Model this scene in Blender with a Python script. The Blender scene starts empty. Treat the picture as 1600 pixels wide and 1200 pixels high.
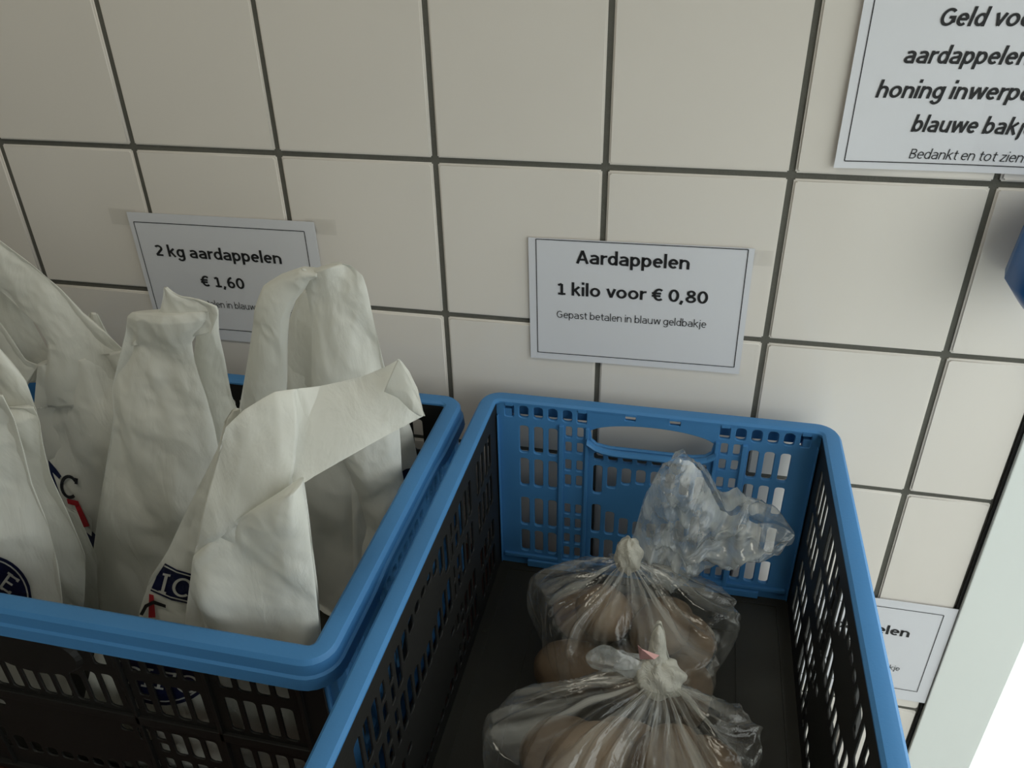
import bpy, bmesh, math, random
from mathutils import Vector, Matrix, Euler, noise
from mathutils.bvhtree import BVHTree
from mathutils.geometry import tessellate_polygon

# ------------------------------------------------------------------ camera, world, light, exposure
T = 0.15                     # one wall tile is 15 cm; plan coordinates below are in tiles
Z0 = 8.0                     # floor lies 8 tiles under the tile row line z = 0
def V(x, y, z): return Vector((x * T, y * T, (z + Z0) * T))
sc = bpy.context.scene
col = sc.collection
FPX = 1271.2
CAMP = V(4.507, -4.532, 1.3126)
CAMR = Euler((1.03142, 0.01996, 0.22043), 'XYZ')
cam_d = bpy.data.cameras.new('camera'); cam = bpy.data.objects.new('camera', cam_d); col.objects.link(cam)
cam.location = CAMP; cam.rotation_euler = CAMR
cam_d.sensor_width = 36; cam_d.lens = 36 * FPX / 1600; cam_d.clip_start = 0.01; cam_d.clip_end = 100
sc.camera = cam
sc.view_settings.view_transform = 'Standard'; sc.view_settings.look = 'None'
sc.view_settings.gamma = 1; sc.view_settings.use_curve_mapping = False
sc.view_settings.exposure = 0.0

world = bpy.data.worlds.new('World'); sc.world = world; world.use_nodes = True
wb = world.node_tree.nodes['Background']
wb.inputs[0].default_value = (1.0, 0.995, 0.985, 1); wb.inputs[1].default_value = 2.5

def area(name, loc, target, sx, sy, power, color=(1, 1, 1), spread=math.pi):
    l = bpy.data.lights.new(name, 'AREA'); l.shape = 'RECTANGLE'; l.size = sx; l.size_y = sy
    l.energy = power; l.color = color; l.spread = spread
    o = bpy.data.objects.new(name, l); col.objects.link(o); o.location = loc
    o.rotation_euler = (Vector(target) - Vector(loc)).to_track_quat('-Z', 'Y').to_euler()
    return o
# daylight comes through the glazed door on the right (portal for the sky), plus a weak warm fill added overhead, not a real lamp
pt = area('door_portal', V(7.25, -4.6, -2.7), V(0, -4.6, -2.7), 8.8 * T, 9.4 * T, 1.0); pt.data.cycles.is_portal = True
area('overhead_fill', V(1.2, -4.6, 7.6), V(2.0, -2.4, -1.5), 0.9, 0.3, 4.1, (1.0, 0.95, 0.80))

# ------------------------------------------------------------------ helpers
RM = CAMR.to_matrix()
def ray(px, py): return RM @ Vector(((px - 800) / FPX, -(py - 600) / FPX, -1))
def at(px, py, Y):           # the point of the plane y = Y (tiles) seen at a photo pixel, in metres
    d = ray(px, py); return CAMP + d * ((Y * T - CAMP.y) / d.y)

def tag(o, label=None, cat=None, group=None, kind=None):
    if label: o['label'] = label
    if cat: o['category'] = cat
    if group: o['group'] = group
    if kind: o['kind'] = kind
    return o
def thing(name, loc, label, cat, group=None):
    o = bpy.data.objects.new(name, None); col.objects.link(o); o.location = loc
    o.empty_display_size = 0.02
    return tag(o, label, cat, group)
def wloc(o):
    v = Vector((0, 0, 0))
    while o is not None: v = v + o.location; o = o.parent
    return v
def obj(name, me, mat=None, parent=None):      # mesh given in world coordinates
    o = bpy.data.objects.new(name, me); col.objects.link(o)
    if mat is not None:
        me.materials.clear(); me.materials.append(mat)
    if parent is not None:
        o.parent = parent; o.location = -wloc(parent)
    return o
def mesh(verts, faces, smooth=False, uvs=None):
    me = bpy.data.meshes.new('m'); me.from_pydata([tuple(v) for v in verts], [], faces); me.validate(); me.update()
    if smooth: me.polygons.foreach_set('use_smooth', [True] * len(me.polygons))
    if uvs:
        ul = me.uv_layers.new(name='UVMap')
        for l in me.loops: ul.data[l.index].uv = uvs[l.vertex_index]
    return me
def from_bm(bm, smooth=False):
    me = bpy.data.meshes.new('m'); bm.to_mesh(me); bm.free()
    if smooth: me.polygons.foreach_set('use_smooth', [True] * len(me.polygons))
    return me
def box_bm(bm, a, b, bev=0.0):
    r = bmesh.ops.create_cube(bm, size=1)
    a, b = Vector(a), Vector(b)
    for v in r['verts']: v.co = Vector(((a[i] + b[i]) / 2 + v.co[i] * abs(b[i] - a[i]) for i in range(3)))
    if bev > 0:
        es = list({e for v in r['verts'] for e in v.link_edges})
        bmesh.ops.bevel(bm, geom=es, offset=bev, segments=2, profile=0.6, affect='EDGES')
def box(a, b, bev=0.0, smooth=False):
    bm = bmesh.new(); box_bm(bm, a, b, bev); return from_bm(bm, smooth)
def lerp(a, b, t): return a + (b - a) * t
def smooth01(t): t = max(0, min(1, t)); return t * t * (3 - 2 * t)

# ------------------------------------------------------------------ materials
def new_mat(name):
    m = bpy.data.materials.new(name); m.use_nodes = True
    nt = m.node_tree; nt.nodes.clear()
    out = nt.nodes.new('ShaderNodeOutputMaterial')
    return m, nt, out
def N(nt, typ, **kw):
    n = nt.nodes.new(typ)
    for k, v in kw.items():
        if k in n.inputs.keys(): n.inputs[k].default_value = v
        else: setattr(n, k, v)
    return n
def plain(name, c, rough=0.5, spec=0.5, var=0.08, scale=18, bump=0.0, bscale=200, coat=0.0):
    m, nt, out = new_mat(name)
    b = N(nt, 'ShaderNodeBsdfPrincipled', Roughness=rough)
    b.inputs['Specular IOR Level'].default_value = spec
    b.inputs['Coat Weight'].default_value = coat
    tc = N(nt, 'ShaderNodeTexCoord')
    ns = N(nt, 'ShaderNodeTexNoise', Scale=scale, Detail=4.0)
    nt.links.new(tc.outputs['Object'], ns.inputs['Vector'])
    mx = N(nt, 'ShaderNodeMix', data_type='RGBA')
    mx.inputs['A'].default_value = (*[x * (1 - var) for x in c], 1)
    mx.inputs['B'].default_value = (*[min(1, x * (1 + var)) for x in c], 1)
    nt.links.new(ns.outputs['Fac'], mx.inputs['Factor'])
    nt.links.new(mx.outputs['Result'], b.inputs['Base Color'])
    if bump > 0:
        n2 = N(nt, 'ShaderNodeTexNoise', Scale=bscale, Detail=3.0)
        nt.links.new(tc.outputs['Object'], n2.inputs['Vector'])
        bp = N(nt, 'ShaderNodeBump', Strength=bump, Distance=0.001)
        nt.links.new(n2.outputs['Fac'], bp.inputs['Height'])
        nt.links.new(bp.outputs['Normal'], b.inputs['Normal'])
    nt.links.new(b.outputs['BSDF'], out.inputs['Surface'])
    return m
M = {}
M['tile'] = plain('glazed_tile', (0.80, 0.755, 0.705), 0.13, 0.5, 0.03, 6, 0.08, 25)
M['grout'] = plain('dark_grout', (0.13, 0.128, 0.112), 0.9, 0.2, 0.15, 60, 0.4, 600)
M['blue'] = plain('blue_crate_plastic', (0.060, 0.222, 0.485), 0.5, 0.35, 0.06, 12, 0.10, 500)
M['black'] = plain('black_crate_plastic', (0.012, 0.012, 0.011), 0.55, 0.35, 0.2, 20, 0.1, 400)
M['floor_black'] = plain('crate_floor_plastic', (0.030, 0.029, 0.024), 0.6, 0.3, 0.25, 14, 0.1, 300)
M['white_paint'] = plain('white_paint', (0.82, 0.86, 0.84), 0.35, 0.4, 0.02, 5)
M['paper'] = plain('laminated_paper', (0.74, 0.75, 0.80), 0.22, 0.5, 0.02, 8, 0.05, 12)
M['ink'] = plain('black_ink', (0.02, 0.02, 0.022), 0.5, 0.3, 0.05)
M['box'] = plain('money_box_blue', (0.015, 0.12, 0.36), 0.3, 0.5, 0.05)
M['navy'] = plain('navy_print', (0.008, 0.013, 0.055), 0.4, 0.4, 0.05)
M['red'] = plain('red_print', (0.45, 0.02, 0.03), 0.4, 0.4, 0.05)
M['print_white'] = plain('white_print', (0.62, 0.62, 0.58), 0.4, 0.4, 0.03)
M['table'] = plain('red_brown_table', (0.10, 0.035, 0.022), 0.5, 0.4, 0.3, 9)
M['ground'] = plain('grey_floor_tile', (0.20, 0.19, 0.17), 0.5, 0.4, 0.15, 4)
M['pavement'] = plain('pale_pavement', (0.66, 0.67, 0.64), 0.8, 0.3, 0.06, 3)
M['plaster'] = plain('white_plaster', (0.62, 0.61, 0.56), 0.8, 0.2, 0.03, 3)
M['rubber'] = plain('black_sealant', (0.02, 0.02, 0.02), 0.7, 0.2, 0.1)
M['pink'] = plain('pink_label_paper', (0.62, 0.34, 0.32), 0.6, 0.3, 0.05)

def film_mat(name, c, trans=0.35, bump=0.5, scale=45):
    m, nt, out = new_mat(name)
    tc = N(nt, 'ShaderNodeTexCoord')
    mp = N(nt, 'ShaderNodeMapping'); mp.inputs['Scale'].default_value = (1.0, 1.0, 0.45)
    nt.links.new(tc.outputs['Object'], mp.inputs['Vector'])
    n1 = N(nt, 'ShaderNodeTexNoise', Scale=scale, Detail=5.0, Distortion=0.6)
    nt.links.new(mp.outputs['Vector'], n1.inputs['Vector'])
    vo = N(nt, 'ShaderNodeTexVoronoi', Scale=scale * 0.55); vo.feature = 'DISTANCE_TO_EDGE'
    wp = N(nt, 'ShaderNodeMix', data_type='VECTOR'); wp.inputs['Factor'].default_value = 0.06
    nt.links.new(mp.outputs['Vector'], wp.inputs['A']); nt.links.new(n1.outputs['Color'], wp.inputs['B'])
    nt.links.new(wp.outputs['Result'], vo.inputs['Vector'])
    ad = N(nt, 'ShaderNodeMath', operation='MULTIPLY_ADD'); ad.inputs[1].default_value = 0.7
    nt.links.new(vo.outputs['Distance'], ad.inputs[0]); nt.links.new(n1.outputs['Fac'], ad.inputs[2])
    bp = N(nt, 'ShaderNodeBump', Strength=bump, Distance=0.0035)
    nt.links.new(ad.outputs[0], bp.inputs['Height'])
    cr = N(nt, 'ShaderNodeMix', data_type='RGBA')
    cr.inputs['A'].default_value = (*[x * 0.93 for x in c], 1); cr.inputs['B'].default_value = (*c, 1)
    nt.links.new(n1.outputs['Fac'], cr.inputs['Factor'])
    p = N(nt, 'ShaderNodeBsdfPrincipled', Roughness=0.38); p.inputs['Specular IOR Level'].default_value = 0.4
    tr = N(nt, 'ShaderNodeBsdfTranslucent')
    for s in (p.inputs['Base Color'], tr.inputs['Color']): nt.links.new(cr.outputs['Result'], s)
    for s in (p.inputs['Normal'], tr.inputs['Normal']): nt.links.new(bp.outputs['Normal'], s)
    mx = N(nt, 'ShaderNodeMixShader'); mx.inputs[0].default_value = trans
    nt.links.new(p.outputs[0], mx.inputs[1]); nt.links.new(tr.outputs[0], mx.inputs[2])
    nt.links.new(mx.outputs[0], out.inputs['Surface'])
    return m
M['film'] = film_mat('white_bag_film', (0.93, 0.93, 0.88), 0.34, 0.6, 30)

def schlick(nt, f0, normal=None, k=0.9):
    lw = N(nt, 'ShaderNodeLayerWeight', Blend=0.5)
    if normal is not None: nt.links.new(normal, lw.inputs['Normal'])
    pw = N(nt, 'ShaderNodeMath', operation='POWER'); pw.inputs[1].default_value = 4.0
    nt.links.new(lw.outputs['Facing'], pw.inputs[0])
    ma = N(nt, 'ShaderNodeMath', operation='MULTIPLY_ADD', use_clamp=True); ma.inputs[1].default_value = k; ma.inputs[2].default_value = f0
    nt.links.new(pw.outputs[0], ma.inputs[0]); return ma.outputs[0]
def clear_mat(name, lo, hi, streak=(26.0, 1.6), tint=(0.86, 0.86, 0.80), gloss=0.12, fade=True, tpc=(0.97, 0.97, 0.96)):
    # clear film: see-through, milky along its creases, with a gloss
    m, nt, out = new_mat(name)
    uv = N(nt, 'ShaderNodeTexCoord')
    mp = N(nt, 'ShaderNodeMapping'); mp.inputs['Scale'].default_value = (streak[0], streak[1], 1)
    nt.links.new(uv.outputs['UV'], mp.inputs['Vector'])
    n1 = N(nt, 'ShaderNodeTexNoise', Scale=1.0, Detail=4.0, Roughness=0.55, Distortion=0.4)
    nt.links.new(mp.outputs['Vector'], n1.inputs['Vector'])
    n2 = N(nt, 'ShaderNodeTexNoise', Scale=60.0, Detail=4.0, Distortion=1.0)
    nt.links.new(uv.outputs['Object'], n2.inputs['Vector'])
    rg = N(nt, 'ShaderNodeMapRange'); rg.inputs['From Min'].default_value = 0.45; rg.inputs['From Max'].default_value = 0.72
    rg.inputs['To Min'].default_value = lo; rg.inputs['To Max'].default_value = hi
    nt.links.new(n1.outputs['Fac'], rg.inputs['Value'])
    rgo = rg.outputs['Result']
    if fade:                     # pleats lie densest next to the knot (v runs from the knot to the floor)
        sx = N(nt, 'ShaderNodeSeparateXYZ'); nt.links.new(uv.outputs['UV'], sx.inputs[0])
        r2 = N(nt, 'ShaderNodeMapRange'); r2.inputs['From Max'].default_value = 0.65; r2.inputs['To Min'].default_value = 1.9; r2.inputs['To Max'].default_value = 0.3
        nt.links.new(sx.outputs['Y'], r2.inputs['Value'])
        ml = N(nt, 'ShaderNodeMath', operation='MULTIPLY', use_clamp=True); nt.links.new(rgo, ml.inputs[0]); nt.links.new(r2.outputs['Result'], ml.inputs[1]); rgo = ml.outputs[0]
    lw = N(nt, 'ShaderNodeLayerWeight', Blend=0.25)
    ad = N(nt, 'ShaderNodeMath', operation='MULTIPLY_ADD', use_clamp=True); ad.inputs[1].default_value = 0.13
    nt.links.new(lw.outputs['Facing'], ad.inputs[0]); nt.links.new(rgo, ad.inputs[2])
    sm = N(nt, 'ShaderNodeMath', operation='ADD')
    nt.links.new(n1.outputs['Fac'], sm.inputs[0]); nt.links.new(n2.outputs['Fac'], sm.inputs[1])
    bp = N(nt, 'ShaderNodeBump', Strength=0.6, Distance=0.002); nt.links.new(sm.outputs[0], bp.inputs['Height'])
    d = N(nt, 'ShaderNodeBsdfDiffuse'); d.inputs['Color'].default_value = (*tint, 1)
    tl = N(nt, 'ShaderNodeBsdfTranslucent'); tl.inputs['Color'].default_value = (*tint, 1)
    dm = N(nt, 'ShaderNodeMixShader'); dm.inputs[0].default_value = 0.4
    nt.links.new(d.outputs[0], dm.inputs[1]); nt.links.new(tl.outputs[0], dm.inputs[2])
    nt.links.new(bp.outputs['Normal'], d.inputs['Normal'])
    g = N(nt, 'ShaderNodeBsdfGlossy', Roughness=0.12); nt.links.new(bp.outputs['Normal'], g.inputs['Normal'])
    tp = N(nt, 'ShaderNodeBsdfTransparent'); tp.inputs['Color'].default_value = (*tpc, 1)
    m1 = N(nt, 'ShaderNodeMixShader'); nt.links.new(ad.outputs[0], m1.inputs[0])
    nt.links.new(tp.outputs[0], m1.inputs[1]); nt.links.new(dm.outputs[0], m1.inputs[2])
    m2 = N(nt, 'ShaderNodeMixShader'); nt.links.new(schlick(nt, gloss * 0.6, bp.outputs['Normal'], 0.7), m2.inputs[0])
    nt.links.new(m1.outputs[0], m2.inputs[1]); nt.links.new(g.outputs[0], m2.inputs[2])
    nt.links.new(m2.outputs[0], out.inputs['Surface'])
    return m
M['clear'] = clear_mat('clear_bag_film', 0.0, 0.42, (30.0, 0.9))
M['clear_tail'] = clear_mat('crumpled_clear_film', 0.16, 0.75, (14.0, 11.0), (0.80, 0.83, 0.82), fade=False)
M['knot'] = film_mat('knotted_film', (0.74, 0.72, 0.64), 0.3, 0.8, 90)
M['tape'] = clear_mat('clear_tape', 0.0, 0.02, (2, 2), gloss=0.02, fade=False, tpc=(0.995, 0.995, 0.995))
def potato_mat():
    m, nt, out = new_mat('potato_skin')
    tc = N(nt, 'ShaderNodeTexCoord')
    n1 = N(nt, 'ShaderNodeTexNoise', Scale=28.0, Detail=6.0); nt.links.new(tc.outputs['Object'], n1.inputs['Vector'])
    oi = N(nt, 'ShaderNodeObjectInfo')
    ad = N(nt, 'ShaderNodeMath', operation='MULTIPLY_ADD'); ad.inputs[1].default_value = 0.5
    nt.links.new(oi.outputs['Random'], ad.inputs[0]); nt.links.new(n1.outputs['Fac'], ad.inputs[2])
    cr = N(nt, 'ShaderNodeValToRGB')
    cr.color_ramp.elements[0].position = 0.3; cr.color_ramp.elements[0].color = (0.10, 0.068, 0.042, 1)
    cr.color_ramp.elements[1].position = 1.1 if False else 1.0; cr.color_ramp.elements[1].color = (0.21, 0.145, 0.09, 1)
    nt.links.new(ad.outputs[0], cr.inputs['Fac'])
    b = N(nt, 'ShaderNodeBsdfPrincipled', Roughness=0.75); nt.links.new(cr.outputs['Color'], b.inputs['Base Color'])
    bp = N(nt, 'ShaderNodeBump', Strength=0.3, Distance=0.001); nt.links.new(n1.outputs['Fac'], bp.inputs['Height'])
    nt.links.new(bp.outputs['Normal'], b.inputs['Normal'])
    nt.links.new(b.outputs[0], out.inputs['Surface'])
    return m
M['potato'] = potato_mat()
def glass_mat():
    m, nt, out = new_mat('window_glass')
    tp = N(nt, 'ShaderNodeBsdfTransparent'); tp.inputs['Color'].default_value = (0.95, 0.98, 0.97, 1)
    g = N(nt, 'ShaderNodeBsdfGlossy', Roughness=0.02)
    mx = N(nt, 'ShaderNodeMixShader'); nt.links.new(schlick(nt, 0.04, None, 0.6), mx.inputs[0])
    nt.links.new(tp.outputs[0], mx.inputs[1]); nt.links.new(g.outputs[0], mx.inputs[2]); nt.links.new(mx.outputs[0], out.inputs['Surface'])
    return m
M['glass'] = glass_mat()

# ------------------------------------------------------------------ the room
WALL_R = 6.52
g = obj('wall_back', box(V(-8, 0.018, -8), V(WALL_R + 0.02, 0.9, 6), 0), M['grout']); tag(g, kind='structure')
def tile_mesh(w, h):
    G = 0.017
    bm = bmesh.new(); box_bm(bm, (G * T, 0, G * T), ((w - G) * T, 0.052 * T, (h - G) * T))
    front = [e for e in bm.edges if all(abs(v.co.y) < 1e-6 for v in e.verts)]
    corner = [e for e in bm.edges if abs((e.verts[0].co - e.verts[1].co).y) > 1e-5]
    bmesh.ops.bevel(bm, geom=corner, offset=0.0011, segments=2, affect='EDGES')
    front = [e for e in bm.edges if all(abs(v.co.y) < 1e-6 for v in e.verts)]
    bmesh.ops.bevel(bm, geom=front, offset=0.0016, segments=2, affect='EDGES')
    me = from_bm(bm); me.materials.append(M['tile'])
    me.polygons.foreach_set('use_smooth', [abs(p.normal.y) < 0.999 and True for p in me.polygons])
    return me
tfull, thalf = tile_mesh(1, 1), tile_mesh(WALL_R - 6, 1)
R = random.Random(4)
for cx in range(-6, 7):
    for rz in range(-8, 5):
        o = bpy.data.objects.new('tile', thalf if cx == 6 else tfull); col.objects.link(o)
        o.parent = g; o.location = V(cx, R.uniform(-0.003, 0.003), rz)
        o.rotation_euler = (R.uniform(-0.003, 0.003), 0, R.uniform(-0.003, 0.003))
# shell
tag(obj('floor', box(V(-8, -18, -8.4), V(7.3, 0.9, -8)), M['ground']), kind='structure')
tag(obj('pavement_outside', box(V(7.3, -60, -8.6), V(90, 60, -8.2)), M['pavement']), kind='structure')
tag(obj('ceiling', box(V(-8, -18, 8.0), V(7.3, 0.9, 8.4)), M['plaster']), kind='structure')
tag(obj('wall_left', box(V(-8.4, -18, -8), V(-8, 0.9, 8)), M['plaster']), kind='structure')
tag(obj('wall_back_upper', box(V(-8, 0.035, 6), V(WALL_R + .45, 0.9, 8)), M['plaster']), kind='structure')
# white casing beside the tiles, sealant joint, then the glazed door of the side wall
tr = obj('trim_1', box(V(WALL_R + 0.016, -0.03, -8), V(6.985, 0.9, 8), 0.001), M['white_paint']); tag(tr, kind='structure')
bm = bmesh.new(); R = random.Random(8)
zz = -8.0
while zz < 6:
    dz = R.uniform(0.03, 0.09); w = 0.010 + R.uniform(-0.006, 0.006)
    box_bm(bm, V(WALL_R - w * .4, -0.002, zz), V(WALL_R + 0.017, 0.04, zz + dz + .004)); zz += dz
s = obj('sealant_joint', from_bm(bm), M['rubber'], tr)
DX = 6.985
dr = obj('door_1', box(V(DX, -8.8, -8), V(DX + 0.25, 0.3, -7.4), 0.001), M['white_paint']); tag(dr, kind='structure')
obj('stile', box(V(DX, -9.2, -8), V(DX + 0.25, -8.8, 2.3), 0.001), M['white_paint'], dr)
obj('rail', box(V(DX, -8.8, 2.0), V(DX + 0.25, -0.06, 2.3), 0.001), M['white_paint'], dr)
obj('glass_pane', box(V(DX + .10, -8.8, -7.4), V(DX + 0.14, 0.3, 2.0)), M['glass'], dr)
tag(obj('wall_right', box(V(DX, -18, -8), V(DX + 0.3, -9.2, 8)), M['plaster']), kind='structure')
tag(obj('wall_front', box(V(-8, -18.4, -8), V(7.3, -18, 8)), M['plaster']), kind='structure')
tag(obj('wall_right_lintel', box(V(DX, -9.2, 2.3), V(DX + 0.3, 0.0, 8)), M['plaster']), kind='structure')

# ------------------------------------------------------------------ panel with holes (2D curve -> mesh)
def rrect(x0, x1, z0, z1, r=0.02, n=3):
    r = min(r, (x1 - x0) * .49, (z1 - z0) * .49); pts = []
    for cx, cz, a0 in ((x1 - r, z1 - r, 0), (x0 + r, z1 - r, 90), (x0 + r, z0 + r, 180), (x1 - r, z0 + r, 270)):
        for k in range(n + 1):
            a = math.radians(a0 + 90 * k / n); pts.append((cx + r * math.cos(a), cz + r * math.sin(a)))
    return pts
def panel_mesh(outline, holes, half, bev, mapf):
    cu = bpy.data.curves.new('c', 'CURVE'); cu.dimensions = '2D'; cu.fill_mode = 'BOTH'
    cu.extrude = half - bev; cu.bevel_depth = bev; cu.bevel_resolution = 0; cu.offset = -bev
    for poly in [outline] + holes:
        sp = cu.splines.new('POLY'); sp.points.add(len(poly) - 1); sp.use_cyclic_u = True
        for p_, (a, b) in zip(sp.points, poly): p_.co = (a, b, 0, 1)
    o = bpy.data.objects.new('c', cu); col.objects.link(o)
    bpy.context.view_layer.update()
    dg = bpy.context.evaluated_depsgraph_get()
    me = bpy.data.meshes.new_from_object(o.evaluated_get(dg), depsgraph=dg)
    bpy.data.objects.remove(o); bpy.data.curves.remove(cu)
    for v in me.vertices: v.co = mapf(*v.co)
    me.update(); bm = bmesh.new(); bm.from_mesh(me); bmesh.ops.recalc_face_normals(bm, faces=bm.faces); bm.to_mesh(me); bm.free()
    return me

# ------------------------------------------------------------------ folding crates
CW, CL, CH = 1.10, 1.65, 1.47       # half width, half length, height (tiles); local frame, z up from the table
PT = 0.014                            # half thickness of a wall
def rim_mesh():
    # C-shaped profile swept round the crate; o = outward from the inner edge
    prof = [(-0.004, -0.024), (-0.004, -0.012), (0.012, 0.0), (0.055, 0.004), (0.085, 0.0), (0.102, -0.02), (0.106, -0.078), (0.118, -0.088), (0.124, -0.150),
            (0.112, -0.150), (0.094, -0.09), (0.09, -0.035), (0.03, -0.035), (0.026, -0.03)]
    iw, il, rc = CW - 0.10, CL - 0.10, 0.035
    path = []
    corners = ((iw - rc, il - rc, 0), (-iw + rc, il - rc, 90), (-iw + rc, -il + rc, 180), (iw - rc, -il + rc, 270))
    for ci, (cx, cy, a0) in enumerate(corners):
        for k in range(7):
            a = math.radians(a0 + 15 * k); path.append((cx, cy, math.cos(a), math.sin(a)))
        nx, ny, _ = corners[(ci + 1) % 4]; a = math.radians(a0 + 90)
        for k in range(1, 24):
            t = k / 24; path.append((lerp(cx, nx, t), lerp(cy, ny, t), math.cos(a), math.sin(a)))
    vs, fs = [], []
    n = len(prof)
    for (cx, cy, dx, dy) in path:
        for i, (o, z) in enumerate(prof):
            px, py = cx + dx * (rc + o), cy + dy * (rc + o)
            if z < -0.07 and o > 0.05 and abs(dy) > 0.99:      # the skirt is cut higher over the hand hole of the ends
                z += 0.065 * (1 - smooth01((abs(cx) - 0.38) / 0.25)) * (1.0 if z < -0.1 else 0.35)
            vs.append(Vector((px * T, py * T, (CH + z) * T)))
    m = len(path)
    for i in range(m):
        for j in range(n):
            a, b = i * n + j, i * n + (j + 1) % n; c, d = ((i + 1) % m) * n + (j + 1) % n, ((i + 1) % m) * n + j
            fs.append((a, d, c, b))
    me = mesh(vs, fs, True); me.set_sharp_from_angle(angle=math.radians(24)); return me
def clip_cols(x0, x1, z0, z1, ell, side):      # trim a slot so that it stays clear of an elliptical plate
    ex, ez, ea, eb = ell
    xm = (x0 + x1) / 2 - ex; q = 1 - (xm / ea) ** 2
    if q <= 0: return z0, z1
    h = eb * math.sqrt(q)
    if side > 0: z0 = max(z0, ez + h)
    else: z1 = min(z1, ez - h)
    return z0, z1
def end_holes():
    H = []; zt = 2.92
    def add(x0, x1, z0, z1, r=0.02):
        if z1 - z0 < 0.035: return
        H.append(rrect(x0, x1, z0 + zt, z1 + zt, r))
    for s in (-1, 1):
        def a2(x0, x1, z0, z1, r=0.02): add(min(s * x0, s * x1), max(s * x0, s * x1), z0, z1, r)
        for k in range(6): a2(0.945 - 0.0945 * k, 0.883 - 0.0945 * k, -1.575, -1.485, 0.022 if 0 < k < 5 else 0.012)
        a2(0.17, 0.105, -1.515, -1.475, 0.006)
        for k in range(3):
            xo = 0.85 - 0.0955 * k
            for z0, z1 in ((-1.85, -1.635), (-2.125, -1.895), (-2.47, -2.225), (-2.71, -2.515)): a2(xo, xo - 0.062, z0, z1)
        for xo in (0.546, 0.471):
            for z0, z1 in ((-1.69, -1.605), (-1.81, -1.725), (-1.955, -1.865), (-2.085, -1.99), (-2.325, -2.235), (-2.455, -2.36), (-2.59, -2.50), (-2.715, -2.62)):
                a2(xo, xo - 0.043, z0, z1, 0.012)
        for k in range(4):
            c = 0.047 + 0.0935 * k; x0, x1 = c - 0.031, c + 0.031
            a2(x0, x1, -1.845, -1.785, 0.014)
            z0, z1 = clip_cols(x0, x1, -2.12, -1.885, (0, -2.16, 0.30, 0.16), 1); a2(x0, x1, z0, z1)
            z0, z1 = clip_cols(x0, x1, -2.46, -2.21, (0, -2.16, 0.30, 0.16), -1); a2(x0, x1, z0, z1)
            a2(x0, x1, -2.70, -2.51)
    hh = []
    for k in range(25):
        t = k / 24; x = lerp(0.385, -0.385, t); hh.append((x, -1.645 + 0.095 * math.sqrt(max(0, 1 - (x / 0.4) ** 2)) + zt))
    hh += [(-0.375, -1.69 + zt), (-0.34, -1.72 + zt), (-0.26, -1.735 + zt), (0.26, -1.735 + zt), (0.34, -1.72 + zt), (0.375, -1.69 + zt)]
    H.append(hh)
    return H
def side_holes():
    H = []; zt = 2.92
    n = 29; pitch = 0.096
    for k in range(n):
        c = (k - (n - 1) / 2) * pitch; x0, x1 = c - 0.034, c + 0.034
        small = abs(abs(c) - 0.53) < 0.06
        fold = abs(abs(c) - 0.96) < 0.03
        if fold: continue
        rows = [(-1.845, -1.60, (0, -1.82, 0.30, 0.17), 1), (-2.15, -1.91, (0, -1.82, 0.30, 0.17), -1), (-2.46, -2.29, (0, -2.47, 0.52, 0.19), 1), (-2.72, -2.51, (0, -2.47, 0.52, 0.19), -1)]
        for z0, z1, e, sd in rows:
            z0, z1 = clip_cols(x0, x1, z0, z1, e, sd)
            if z1 - z0 < 0.05: continue
            if small and z1 - z0 > 0.15:
                zm = (z0 + z1) / 2
                H.append(rrect(x0 + .008, x1 - .008, z0 + zt, zm - .014 + zt, 0.012)); H.append(rrect(x0 + .008, x1 - .008, zm + .014 + zt, z1 + zt, 0.012))
            else: H.append(rrect(x0, x1, z0 + zt, z1 + zt, 0.02))
    return H
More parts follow.
